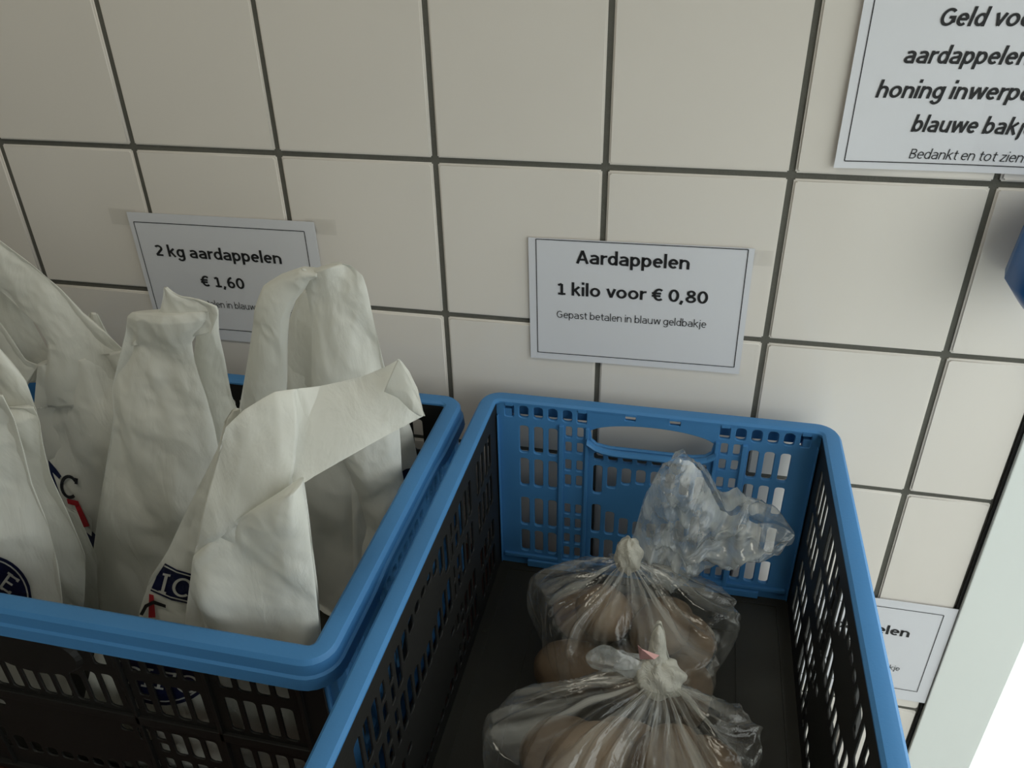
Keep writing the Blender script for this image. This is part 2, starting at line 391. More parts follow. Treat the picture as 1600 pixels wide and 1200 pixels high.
def make_crate(label, group):
    root = thing('folding_crate', (0, 0, 0), label, 'crate', group)
    parts = [('rim', rim_mesh(), M['blue'])]
    eo = [(-1.0, 0.02), (1.0, 0.02), (1.0, CH - 0.02), (-1.0, CH - 0.02)]
    eh, sh = end_holes(), side_holes()
    for s in (1, -1):
        y0 = s * (CL - 0.10 + PT)
        ep = panel_mesh(eo, eh, PT, 0.003, lambda a, b, c: Vector((a * T, (y0 + c) * T, b * T)))
        bm = bmesh.new(); bm.from_mesh(ep)
        yi = s * (CL - 0.10); yo = yi + s * 0.075
        def bx(x0, x1, ya, yb, z0, z1, bev=0.0008):
            box_bm(bm, Vector((x0, min(ya, yb), z0)) * T, Vector((x1, max(ya, yb), z1)) * T, bev)
        for q in (-1, 1):
            for xa, xb in ((0.555, 0.585), (0.392, 0.414)): bx(min(q * xa, q * xb), max(q * xa, q * xb), yi - s * 0.022, yi + s * 0.01, 0.14, 1.325)
            bx(min(q * .90, q * .985), max(q * .90, q * .985), yi + s * .01, yo, 0.05, 1.40)
            bx(min(q * .985, q * .992), max(q * .985, q * .992), yi - s * .03, yi + s * .02, 0.10, 1.36)
            for k in (0, 5):
                xc = q * (0.914 - 0.0945 * k); bx(xc - .026, xc + .026, yi - s * .006, yi + s * .02, 1.43, 1.452, 0.0002)
            bx(min(q * .10, q * .17), max(q * .10, q * .17), yi - s * .008, yi + s * .02, 1.442, 1.455, 0.0002)
            bx(min(q * .45, q * .80), max(q * .45, q * .80), yi - s * .035, yi, 0.095, 0.15)
        bx(-0.97, 0.97, yi - s * 0.02, yi + s * .01, 0.155, 0.185)
        bx(-0.97, 0.97, yo - s * .02, yo + s * .02, 0.02, 0.075)
        # rolled lower lip of the hand hole
        prev = None; ring = []
        for k in range(17):
            t = k / 16; x = lerp(-0.40, 0.40, t); z = 1.185 - 0.012 + 0.065 * abs(2 * t - 1) ** 6
            ring.append((x, z))
        vs = []
        for (x, z) in ring:
            vs.append([bm.verts.new(Vector((x, yi - s * 0.03 + 0.03 * math.cos(a) * 1.0, z + 0.02 * math.sin(a) - .008)) * T) for a in [math.pi / 4 * j for j in range(8)]])
        for a_, b_ in zip(vs, vs[1:]):
            for j in range(8): bm.faces.new((a_[j], b_[j], b_[(j + 1) % 8], a_[(j + 1) % 8]))
        bmesh.ops.recalc_face_normals(bm, faces=bm.faces)
        parts.append(('end_panel', from_bm(bm), M['blue']))
        # back plate rim over the row of small pockets
        parts.append(('pocket_strip', box(Vector((-0.995, min(yi + s * .075, yi + s * .09), 1.325)) * T, Vector((-0.34, max(yi + s * .075, yi + s * .09), 1.46)) * T), M['blue']))
        parts.append(('pocket_strip', box(Vector((0.34, min(yi + s * .075, yi + s * .09), 1.325)) * T, Vector((0.995, max(yi + s * .075, yi + s * .09), 1.46)) * T), M['blue']))
    so = [(-1.56, 0.02), (1.56, 0.02), (1.56, CH - 0.02), (-1.56, CH - 0.02)]
    for s in (1, -1):
        x0 = s * (CW - 0.10 + 0.006)
        sp = panel_mesh(so, sh, 0.006, 0.002, lambda a, b, c: Vector(((x0 + c) * T, a * T, b * T)))
        bm = bmesh.new(); bm.from_mesh(sp); xi = s * (CW - 0.10)
        def bx(ya, yb, xa, xb, z0, z1, bev=0.0006):
            box_bm(bm, Vector((min(xa, xb), ya, z0)) * T, Vector((max(xa, xb), yb, z1)) * T, bev)
        for q in (-1, 1):
            for yc in (0.96, 0.49, 1.44): bx(q * yc - .012, q * yc + .012, xi + s * .008, xi + s * .03, 0.03, 1.36)
        bx(-1.5, 1.5, xi + s * .008, xi + s * .03, 0.68, 0.74)
        bx(-1.5, 1.5, xi + s * .008, xi + s * .04, 0.03, 0.07)
        parts.append(('side_panel', from_bm(bm), M['black']))
        # oval hand plate on the outside
        vs, fs = [], []
        for k in range(32):
            a = 2 * math.pi * k / 32
            vs.append(Vector((xi + s * .035, 0.27 * math.cos(a), 1.10 + 0.14 * math.sin(a))) * T); vs.append(Vector((xi + s * .010, 0.29 * math.cos(a), 1.10 + 0.155 * math.sin(a))) * T)
        for k in range(32): fs.append((2 * k, 2 * k + 1, (2 * k + 3) % 64, (2 * k + 2) % 64))
        fs.append(tuple(2 * k for k in range(32)))
        parts.append(('hand_plate', mesh(vs, fs), M['black']))
    bm = bmesh.new()
    box_bm(bm, Vector((-1.0, -1.55, 0.03)) * T, Vector((1.0, 1.55, 0.085)) * T)
    for z, w, l in ((0.092, 0.66, 1.2), (0.092, 0.93, 1.48)):
        for q in (-1, 1):
            box_bm(bm, Vector((q * w - .008, -l, .08)) * T, Vector((q * w + .008, l, z)) * T)
            box_bm(bm, Vector((-w, q * l - .008, .08)) * T, Vector((w, q * l + .008, z)) * T)
    for q in (-.5, 0, .5): box_bm(bm, Vector((-.98, q * 1.9 - .02, 0.0)) * T, Vector((.98, q * 1.9 + .02, .035)) * T)
    parts.append(('base', from_bm(bm), M['floor_black']))
    for nme, me, mt in parts: obj(nme, me, mt, root)
    return root
ZT = -2.92
crate_r = make_crate('blue and black folding crate with clear potato bags, directly under the 1 kilo sign', 'folding crates on the table')
crate_r.location = V(4.3825, -0.14 - CL, ZT)
crate_l = crate_r.copy(); col.objects.link(crate_l)
crate_l['label'] = 'blue and black folding crate packed with white carrier bags, on the left'
crate_l.location = V(3.18 - CL, -0.25 - CW, ZT); crate_l.rotation_euler = (0, 0, math.radians(-90))
for ch in list(crate_r.children):
    if ch.name.startswith('x'): continue
    c = ch.copy(); col.objects.link(c); c.parent = crate_l

# table under the crates
tb = thing('table', V(1.8, -1.8, -8), 'reddish brown table top under both crates, against the tiled wall', 'table')
obj('table_top', box(V(-1.2, -3.5, ZT - 0.22), V(5.40, -0.02, ZT - 0.0), 0.002), M['table'], tb)
for lx in (-0.9, 5.1):
    for ly in (-3.3, -0.25):
        obj('leg', box(V(lx - .12, ly - .12, -8), V(lx + .12, ly + .12, ZT - .22), 0.002), M['black'], tb)

# ------------------------------------------------------------------ signs
XH, ASC, CAP = 0.47, 0.69, 0.635
def arc(cx, cy, rx, ry, a0, a1, n=10):
    return [(cx + rx * math.cos(math.radians(lerp(a0, a1, k / n))), cy + ry * math.sin(math.radians(lerp(a0, a1, k / n)))) for k in range(n + 1)]
def glyph(c, h):
    """centre lines of a character (h = half stroke) and its advance"""
    W = 0.43; R_ = W - h; m = (h + R_) / 2; rx = (R_ - h) / 2; yc = XH / 2; ry = XH / 2 - h * .85
    bowl = arc(m, yc, rx, ry, 0, 360, 20)
    sb = 0.055 if h > .04 else 0.085
    if c == ' ': return [], 0.21
    if c == 'o': return [arc(m + .02, yc, rx + .02, ry, 0, 360, 20)], W + .04 + sb
    if c == 'n': return [[(h, 0), (h, XH)], arc(m, XH - .2, rx, .2 - h, 180, 0) + [(R_, 0)]], W + sb
    if c == 'h': return [[(h, 0), (h, ASC)], arc(m, XH - .2, rx, .2 - h, 180, 0) + [(R_, 0)]], W + sb
    if c == 'u': return [[(R_, 0), (R_, XH)], [(h, XH)] + arc(m, .2, rx, .2 - h, 180, 360)], W + sb
    if c == 'r': return [[(h, 0), (h, XH)], arc(h + .19, XH - .2, .19, .2 - h, 180, 78)], 0.30 + sb * .3
    if c == 'i': return [[(h, 0), (h, XH)], [(h, .585), (h, .585 + 2.1 * h)]], 2 * h + .01 + sb
    if c == 'l': return [[(h, 0), (h, ASC)]], 2 * h + .01 + sb
    if c == 'j': return [[(h + .05, XH)] + arc(h - .03, -.08, .08, .08, 0, -80, 6), [(h + .05, .585), (h + .05, .585 + 2.1 * h)]], 2 * h + .06 + sb
    if c == 'k': return [[(h, 0), (h, ASC)], [(R_ - .02, XH), (h + .03, .24)], [(h + .09, .30), (R_, 0)]], W + sb * .5
    if c == 'v': return [[(0.02 + h * .6, XH), (.22, .02)], [(.22, .02), (.42 - h * .6, XH)]], .45
    if c == 'w': return [[(0.02 + h * .6, XH), (.165, .02)], [(.165, .02), (.33, XH - .02)], [(.33, XH - .02), (.495, .02)], [(.495, .02), (.64 - h * .6, XH)]], .68
    if c == 'z': return [[(.02, XH - h), (.34, XH - h)], [(.34, XH - h * 1.2), (.04, h * 1.2)], [(.02, h), (.36, h)]], .38 + sb * .6
    if c in 'dg': 
        st = [[(R_, 0), (R_, ASC)]] if c == 'd' else [[(R_, XH), (R_, 0)] + arc(m, -.02, rx, .15, 0, -160)]
        return [bowl] + st, W + sb
    if c in 'bp': return [bowl, [(h, 0), (h, ASC)] if c == 'b' else [(h, XH), (h, -.18)]], W + sb
    if c == 'a': return [[(.05, XH - .075)] + arc(m - .01, XH - .17, rx, .17 - h * .85, 125, 0, 8) + [(R_ - .01, 0)],
                         [(R_ - .01, .27)] + arc(m - .03, .145, rx - .03, .145 - h * .85 + .0, 90, 270) + [(R_ - .03, .06)]], W + sb
    if c == 'e': return [[(h + .01, yc + .01), (R_, yc + .01)] + arc(m, yc, rx, ry, 8, 315, 18)], W + sb * .7
    if c == 's': return [arc(.19, XH - .125, .13, .125 - h * .8, 30, 250, 9) + arc(.185, .12, .14, .12 - h * .8, 80, -150, 9)], .36 + sb * .6
    if c == 't': return [[(.13, .60), (.13, .16)] + arc(.24, .14, .11, .14 - h * .8, 180, 285, 6), [(.01, XH - h), (.29, XH - h)]], .30 + sb * .5
    if c == 'A': return [[(.02 + h * .6, 0), (.28, CAP)], [(.28, CAP), (.54 - h * .6, 0)], [(.13, .2), (.43, .2)]], .56 + sb * .6
    if c == 'G': return [arc(.29, CAP / 2, .29 - h, CAP / 2 - h * .85, 45, 320, 18) + [(.49, .14), (.49, .31), (.31, .31)]], .56 + sb
    if c == 'B': return [[(h, 0), (h, CAP)], [(h, CAP - h)] + arc(.24, CAP - .155, .13, .155 - h * .9, 90, -90) + [(h, .33)], [(h, .33)] + arc(.26, .17, .15, .17 - h * .9, 90, -90) + [(h, h)]], .45 + sb
    if c == '0': return [arc(.25, CAP / 2, .25 - h - .02, CAP / 2 - h * .85, 0, 360, 22)], .50
    if c == '1': return [[(.26, 0), (.26, CAP - h)], [(.26, CAP - h), (.09, CAP - .13)], [(.09, h), (.43, h)]], .50
    if c == '2': return [arc(.24, CAP - .19, .16, .19 - h * .85, 150, -25, 10) + [(.09, h * 1.2)], [(.07, h), (.43, h)]], .50
    if c == '6': return [arc(.25, .20, .21 - h, .20 - h * .85, 0, 360, 18), arc(.36, .26, .33 - h, .36, 178, 98, 9)], .50
    if c == '8': return [arc(.25, CAP - .165, .17 - h * .6, .165 - h * .85, 0, 360, 18), arc(.25, .175, .215 - h * .8, .175 - h * .85, 0, 360, 18)], .50
    if c == ',': return [[(.12, .09), (.05, -.11)]], .24
    if c == '€': return [arc(.31, CAP / 2, .23 - h * .5, CAP / 2 - h * .85, 50, 310, 16), [(.0, CAP / 2 + .065), (.40, CAP / 2 + .065)], [(.0, CAP / 2 - .065), (.38, CAP / 2 - .065)]], .50
    if c == 'E': return [[(h, 0), (h, CAP)], [(h, CAP - h), (.36, CAP - h)], [(h, .33), (.32, .33)], [(h, h), (.38, h)], [(.37, CAP - .12), (.37, CAP)], [(.39, .12), (.39, 0)], [(-.05, h * .5), (.15, h * .5)], [(-.05, CAP - h * .5), (.15, CAP - h * .5)]], .46 + sb
    if c == 'I': return [[(.13, 0), (.13, CAP)], [(.02, h * .5), (.24, h * .5)], [(.02, CAP - h * .5), (.24, CAP - h * .5)]], .30 + sb
    if c == 'C': return [arc(.30, CAP / 2, .29 - h, CAP / 2 - h * .85, 45, 315, 18), [(.50, .44), (.50, .60)]], .56
    if c == 'F': return [[(h + .03, 0), (h + .03, CAP)], [(h, CAP - h), (.40, CAP - h)], [(h, .33), (.32, .33)], [(.40, CAP - .14), (.40, CAP)], [(-.03, h * .5), (.2, h * .5)]], .46
    if c == 'N': return [[(h, 0), (h, CAP)], [(h, CAP), (.46, 0)], [(.46, 0), (.46, CAP)]], .54
    return [], .3
def stroke_quads(line, h, con=0.82):
    """constant-width ribbon along a poly line with flat ends"""
    n = len(line); out = []; off = []
    closed = math.dist(line[0], line[-1]) < 1e-6
    for i in range(n):
        a = line[i - 1] if i > 0 else (line[-2] if closed else line[0]); b = line[i + 1] if i < n - 1 else (line[1] if closed else line[-1])
        dx, dy = b[0] - a[0], b[1] - a[1]; L = math.hypot(dx, dy) or 1
        mit = 1.0
        if 0 < i < n - 1:
            u = (line[i][0] - line[i - 1][0], line[i][1] - line[i - 1][1]); l1 = math.hypot(*u) or 1
            mit = min(1.5, 1 / max(0.5, (u[0] * dx + u[1] * dy) / (l1 * L)))
        off.append((-dy / L * h * mit, dx / L * h * con * mit))
    for i in range(n - 1):
        (x0, y0), (x1, y1) = line[i], line[i + 1]; (a, b), (c, d) = off[i], off[i + 1]
        out.append([(x0 - a, y0 - b), (x1 - c, y1 - d), (x1 + c, y1 + d), (x0 + a, y0 + b)])
    return out
def text_quads(s, h, shear=0.0):
    x = 0; out = []
    for c in s:
        ls, adv = glyph(c, h)
        for l in ls:
            for q in stroke_quads(l, h): out.append([(x + a + shear * b, b) for a, b in q])
        x += adv
    return out
def text_mesh(s, w, xc, zc, y, bold=0.0, shear=0.0, left=None, h=None):
    qs = text_quads(s, 0.061 if bold else 0.036, shear)
    xs = [p[0] for q in qs for p in q]; x0, x1 = min(xs), max(xs); k = w / (x1 - x0); kz = h if h else k
    vs, fs = [], []
    for q in qs:
        fs.append(tuple(range(len(vs), len(vs) + 4)))
        for (a, b) in q: vs.append(V(xc - w / 2 + (a - x0) * k, y, zc + b * kz))
    return mesh(vs, fs)
def paper_sign(label, x0, x1, z0, z1, fx0, fx1, fz0, fz1, lines, tilt=0.0, curl=0.0, group=None):
    root = thing('paper_sign', V((x0 + x1) / 2, -0.01, z0), label, 'sign', group)
    Y = -0.016
    nx, nz = 20, 12; vs = []; fs = []
    def cy(x, z):
        u = (x - x0) / (x1 - x0); w = (z - z0) / (z1 - z0)
        return -0.012 - curl * (abs(2 * u - 1) ** 3 * 0.6 + (1 - w) * abs(2 * u - 1) * 0.5)
    for j in range(nz + 1):
        for i in range(nx + 1):
            x, z = lerp(x0, x1, i / nx), lerp(z0, z1, j / nz)
            vs.append(V(x, cy(x, z), z))
    for j in range(nz):
        for i in range(nx):
            a = j * (nx + 1) + i; fs.append((a, a + 1, a + nx + 2, a + nx + 1))
    pm = mesh(vs, fs); sh = obj('sheet', pm, M['paper'], root)
    md = sh.modifiers.new('s', 'SOLIDIFY'); md.thickness = 0.0005; md.offset = -1
    bm = bmesh.new(); t = 0.0024
    def strip(xa, za, xb, zb):
        n = 16
        for k in range(n):
            p0 = (lerp(xa, xb, k / n), lerp(za, zb, k / n)); p1 = (lerp(xa, xb, (k + 1) / n), lerp(za, zb, (k + 1) / n))
            dx, dz = (0, t) if abs(xb - xa) > abs(zb - za) else (t, 0)
            q = [V(p0[0] - dx, cy(*p0) - .003, p0[1] - dz), V(p1[0] - dx, cy(*p1) - .003, p1[1] - dz), V(p1[0] + dx, cy(*p1) - .003, p1[1] + dz), V(p0[0] + dx, cy(*p0) - .003, p0[1] + dz)]
            bm.faces.new([bm.verts.new(v) for v in q])
    strip(fx0, fz0, fx1, fz0); strip(fx0, fz1, fx1, fz1); strip(fx0, fz0, fx0, fz1); strip(fx1, fz0, fx1, fz1)
    obj('printed_frame', from_bm(bm), M['ink'], root)
    for (s, w, xc, zc, bold, shear, h) in lines:
        me = text_mesh(s, w, xc, zc, -0.015, bold, shear, h=h)
        for v in me.vertices: v.co.y = (cy(v.co.x / T, v.co.z / T - Z0) - 0.003) * T
        obj('printed_line', me, M['ink'], root)
    if tilt:                                   # turned a little on the wall
        root.rotation_euler = (0, -tilt, 0)
    return root
paper_sign('white paper sign reading Aardappelen 1 kilo voor € 0,80, above the potato crate', 3.567, 4.875, -1.243, -0.425, 3.615, 4.84, -1.196, -0.432,
           [('Aardappelen', 0.665, 4.19, -0.573, 0.022, 0, 0.130), ('1 kilo voor € 0,80', 0.90, 4.195, -0.785, 0.022, 0, 0.128), ('Gepast betalen in blauw geldbakje', 0.91, 4.195, -0.942, 0, 0, 0.076)], tilt=0.012, curl=0.002)
paper_sign('white paper sign reading 2 kg aardappelen € 1,60, partly behind the bags', 0.845, 2.185, -1.335, -0.422, 0.882, 2.11, -1.248, -0.487,
           [('2 kg aardappelen', 0.925, 1.452, -0.722, 0.022, 0, 0.126), ('€ 1,60', 0.325, 1.443, -0.925, 0.022, 0, 0.126), ('Gepast betalen in blauw geldbakje', 0.91, 1.47, -1.078, 0, 0, 0.076)], tilt=0.006, curl=0.004)
paper_sign('large white paper sign with slanted bold text, at the upper right photo edge', 5.20, 6.49, 0.062, 1.35, 5.247, 6.44, 0.10, 1.31,
           [('Geld voor', 0.45, 5.782, 0.748, 0.02, 0.2, 0.125), ('aardappelen en', 0.69, 5.778, 0.580, 0.02, 0.2, 0.125), ('honing inwerpen in', 0.87, 5.770, 0.418, 0.02, 0.2, 0.125),
            ('blauwe bakje', 0.565, 5.818, 0.256, 0.02, 0.2, 0.125), ('Bedankt en tot ziens', 0.56, 5.836, 0.122, 0, 0.18, 0.078)], curl=0.02)
paper_sign('white paper sign low on the wall, right of and behind the potato crate', 5.22, 6.53, -3.885, -2.915, 5.30, 6.452, -3.775, -2.985,
           [('aardappelen', 0.68, 5.94, -3.24, 0.022, 0, 0.128), ('€ 1,60', 0.325, 5.84, -3.43, 0.022, 0, 0.126), ('Gepast betalen in blauw geldbakje', 0.86, 5.86, -3.59, 0, 0, 0.076)], curl=0.002)
def tape(x0, x1, z0, z1):
    return box(V(x0, -0.006, z0), V(x1, -0.003, z1))
for i, (x0, x1, z0, z1, w) in enumerate(((0.70, 0.90, -0.52, -0.41, 'top left corner of the 2 kg sign'), (2.12, 2.32, -0.50, -0.40, 'top right corner of the 2 kg sign'),
                                      (4.83, 4.97, -0.52, -0.43, 'top right corner of the 1 kilo sign'))):
    tag(obj('tape_strip', tape(x0, x1, z0, z1), M['tape']), 'strip of clear tape at the ' + w, 'tape', 'tape strips on the signs')

# blue money box on the wall at the right edge
mb = thing('money_box', V(6.4, -0.01, -0.5), 'dark blue money box on the tiled wall at the right photo edge', 'money box')
bm = bmesh.new(); box_bm(bm, V(6.08, -0.50, -0.56), V(6.49, -0.10, 0.0), 0.024)
for v in bm.verts:
    k = smooth01(((v.co.z / T - Z0) + 0.22) / 0.22); k2 = smooth01((-(v.co.z / T - Z0) - 0.42) / 0.14)
    v.co.x = 6.49 * T + (v.co.x - 6.49 * T) * (1 - 0.30 * k - 0.2 * k2)
obj('body', from_bm(bm, True), M['box'], mb)
obj('back_plate', box(V(6.24, -0.12, -0.48), V(6.46, -0.002, -0.06), 0.004), M['box'], mb)
bm = bmesh.new(); box_bm(bm, V(6.22, -0.46, -0.01), V(6.48, -0.12, 0.03), 0.003); obj('lid', from_bm(bm), M['box'], mb)
obj('lock', box(V(6.26, -0.515, -0.30), V(6.32, -0.495, -0.24), 0.001), M['black'], mb)
# BAGS_MARK
# ------------------------------------------------------------------ white carrier bags
def cr(p0, p1, p2, p3, t):
    return tuple(0.5 * ((2 * b) + (-a + c) * t + (2 * a - 5 * b + 4 * c - d) * t * t + (-a + 3 * b - 3 * c + d) * t ** 3) for a, b, c, d in zip(p0, p1, p2, p3))
FLR = ZT + 0.092
def loft(rows, seed=0, nv=None, nu=104, amp=0.035, fold=0.03, open_top=False, clamp=True):
    """a flattened film tube; each row = (Lx, Ly, Rx, Ry, YL, YR, half thickness): its two side folds and their depth from the wall"""
    nv = nv or max(16, 12 * (len(rows) - 1)); rr = []
    RR = random.Random(seed * 13 + 5); folds = []
    for i_ in range(6):                              # straight creases: triangle waves along random, mostly level directions
        a_ = RR.uniform(0, math.pi); tz = RR.uniform(-0.18, 0.18) if i_ < 4 else RR.uniform(-0.7, 0.7)
        n_ = Vector((math.cos(a_) * 0.9 + 0.3, math.sin(a_) * 0.4, tz)).normalized()
        folds.append((n_, RR.uniform(0.9, 2.4) * (1 if i_ < 4 else 1.6), RR.random(), RR.uniform(0.35, 0.8) / (1 + 0.35 * i_) * (0.5 if i_ > 3 else 1)))
    for k in range(nv + 1):
        f = k / nv * (len(rows) - 1); i = min(int(f), len(rows) - 2); t = f - i
        g_ = lambda j: rows[max(0, min(len(rows) - 1, j))]
        sm_ = cr(g_(i - 1), g_(i), g_(i + 1), g_(i + 2), t)
        rr.append(tuple(0.35 * a_ + 0.65 * lerp(b_, c_, t) for a_, b_, c_ in zip(sm_, g_(i), g_(i + 1))))
    vs, fs, uv = [], [], []
    so = Vector((seed * 7.3, seed * 3.1, seed * 1.7))
    for k, (lx, ly, rx_, ry_, yl, yr, th) in enumerate(rr):
        A, B = at(lx, ly, yl), at(rx_, ry_, yr); mid = (A + B) / 2; half = (B - A) / 2
        nrm = half.cross(Vector((0, 0, 1))); nrm = nrm.normalized() if nrm.length > 1e-6 else Vector((0, -1, 0))
        if nrm.y > 0: nrm = -nrm
        nrm = (nrm + Vector((0, -0.6, 0))).normalized()
        th = max(th * 0.75, 0.004) * T
        for j in range(nu):
            a = 2 * math.pi * j / nu; c, s_ = math.cos(a), math.sin(a)
            e = math.copysign(abs(s_) ** 1.45, s_)
            p = mid + half * c + nrm * th * e
            q = (p / T)
            w = min(1, abs(s_) * 1.6)
            wq = q + 0.10 * Vector((noise.noise(q * 1.7 + so), noise.noise(q * 1.7 + so + Vector((9, 0, 0))), 0))
            d = 0.0
            for (n_, f_, c_, a_) in folds: d += a_ * (abs(((wq.dot(n_) * f_ + c_) % 1.0) - 0.5) * 4 - 1)
            vp = Vector((q.x * 1.5 + q.z * 0.25, q.y * 1.5, q.z * 0.85)) + so
            f1 = noise.voronoi(vp, distance_metric='MANHATTAN')[0][0]
            vp2 = Vector((q.x * 3.1 - q.z * 0.8, q.y * 3.0, q.z * 2.0 + q.x * .6)) + so
            f2 = noise.voronoi(vp2, distance_metric='MANHATTAN')[0][0]
            d = 0.55 * d - 1.5 * (f1 - 0.55) - 0.55 * (f2 - 0.55)
            d = (amp * 1.25 + fold * 0.6) * d + amp * 0.55 * noise.noise(Vector((q.x * 1.6, q.y * 1.6, q.z * 0.8)) + so) + 0.0035 * (1 - abs(noise.noise(q * 12 + so)) * 3)
            p = p + nrm * (d * w * T * (1 if s_ >= 0 else -0.6))
            z_ = p.z / T - Z0
            if z_ < -1.40 and clamp:                # held by the crate walls and its floor
                p.z = max(p.z, (FLR + Z0 + 0.012 + 0.004 * math.sin(j)) * T)
                p.x = max(p.x, 0.01 * T); p.x = min(p.x, (3.055 + 0.006 * noise.noise(q * 5)) * T); p.y = max(min(p.y, -0.39 * T), (-2.315 + 0.008 * noise.noise(q * 6)) * T)
            vs.append(p); uv.append((j / nu, k / nv))
    for k in range(nv):
        for j in range(nu):
            a, b = k * nu + j, k * nu + (j + 1) % nu
            fs.append((a, b, b + nu, a + nu))
    for base in ([0] if open_top else [0, nv * nu]):
        c = sum((vs[base + j] for j in range(nu)), Vector()) / nu; vs.append(c); ci = len(vs) - 1; uv.append((0.5, 0))
        for j in range(nu): fs.append((base + j, ci, base + (j + 1) % nu))
    me = mesh(vs, fs, True)
    bm = bmesh.new(); bm.from_mesh(me); bmesh.ops.recalc_face_normals(bm, faces=bm.faces); bm.to_mesh(me); bm.free()
    return me
def rows(Y, th, pts):
    """(Lx, Ly, Rx, Ry[, YL, YR, th])"""
    out = []
    for p in pts:
        p = tuple(p)
        if len(p) == 4: out.append(p + (Y, Y, th))
        elif len(p) == 5: out.append(p[:4] + (Y, Y, p[4]))
        else: out.append(p)
    return out
def bvh_of(me):
    return BVHTree.FromPolygons([v.co.copy() for v in me.vertices], [tuple(p.vertices) for p in me.polygons])
def decal(name, polys, bvh, mat, parent, lift=0.006, cuts=3):
    """flat print pressed on the film: each photo-pixel polygon is laid on the bag surface"""
    bm = bmesh.new()
    for poly in polys:
        pv = [Vector((a, b, 0)) for a, b in poly]
        vv = [bm.verts.new(p) for p in pv]
        for t3 in tessellate_polygon([pv]):
            try: bm.faces.new([vv[i] for i in t3])
            except ValueError: pass
    for _ in range(cuts):
        es = [e for e in bm.edges if e.calc_length() > 9]
        if not es: break
        bmesh.ops.subdivide_edges(bm, edges=es, cuts=1); bmesh.ops.triangulate(bm, faces=bm.faces)
    dead = []
    for v in bm.verts:
        d = ray(v.co.x, v.co.y).normalized(); hit, nn, ix, dist = bvh.ray_cast(CAMP, d)
        if hit is None: dead.append(v); continue
        v.co = hit - d * lift * T
    bmesh.ops.delete(bm, geom=dead, context='VERTS')
    return obj(name, from_bm(bm), mat, parent)
def bag(label, body, handles, **kw):
    me = loft(body, **kw)
    lo = min(me.vertices, key=lambda v: v.co.z).co
    root = thing('carrier_bag', Vector((lo.x, lo.y, lo.z)), label, 'bag', 'white carrier bags in the left crate')
    b = obj('body', me, M['film'], root)
    for i, (nme, rws, k2) in enumerate(handles):
        obj(nme, loft(rws, **k2), M['film'], root)
    return root, me
def affine_letters(s, h, ox, oy, ux, uy, vx, vy):
    return [[(ox + a * ux + b * vx, oy + a * uy + b * vy) for a, b in q] for q in text_quads(s, h)]

# bag behind on the far left, with a long slanting handle
bagA, mA = bag('white carrier bag at the far left, its long handle slanting up to the photo edge',
    rows(-1.08, 0.13, [(30, 1060, 330, 1040), (20, 960, 290, 950), (30, 850, 250, 850), (45, 740, 240, 740), (52, 650, 232, 640, 0.12), (56, 600, 215, 585, 0.06), (60, 568, 190, 548, 0.03)]),
    [('handle', rows(-1.08, 0.05, [(50, 640, 222, 610), (74, 566, 197, 552), (77, 535, 165, 520), (60, 508, 130, 490), (36, 488, 95, 452), (10, 462, 48, 412), (-30, 430, 0, 376), (-90, 390, -60, 330)]), dict(seed=3, amp=0.02, fold=0.02)),
     ('handle', rows(-1.06, 0.04, [(20, 640, 60, 570), (5, 590, 40, 562), (-25, 545, 8, 515), (-80, 500, -50, 440)]), dict(seed=4, amp=0.02, fold=0.02)),
     ('gusset', rows(-0.92, 0.03, [(-40, 590, 90, 600), (-45, 520, 82, 560), (-60, 450, 50, 500), (-70, 400, 10, 430)]), dict(seed=5, amp=0.02, fold=0.01)),
     ('handle', rows(-0.85, 0.03, [(120, 590, 215, 590), (125, 540, 190, 545), (133, 505, 168, 522), (140, 488, 152, 491)]), dict(seed=6, amp=0.01, fold=0.01))], seed=1)
bA = bvh_of(mA)
decal('printed_emblem', [[(75, 718), (88, 733), (96, 744), (90, 752), (100, 775), (124, 812), (150, 836), (150, 862), (136, 862), (104, 812), (82, 762)]], bA, M['navy'], bagA, 0.010)
decal('emblem_ground', [[(82, 738), (100, 756), (126, 792), (145, 812), (143, 838), (120, 820), (100, 790)]], bA, M['print_white'], bagA, 0.016)
decal('emblem_ring', affine_letters('C', 0.05, 92, 775, 50, 14, 4, -58), bA, M['ink'], bagA, 0.022)
decal('emblem_letter', [[(104, 779), (122, 783), (140, 822), (131, 824), (117, 790), (106, 787)]], bA, M['red'], bagA, 0.024)

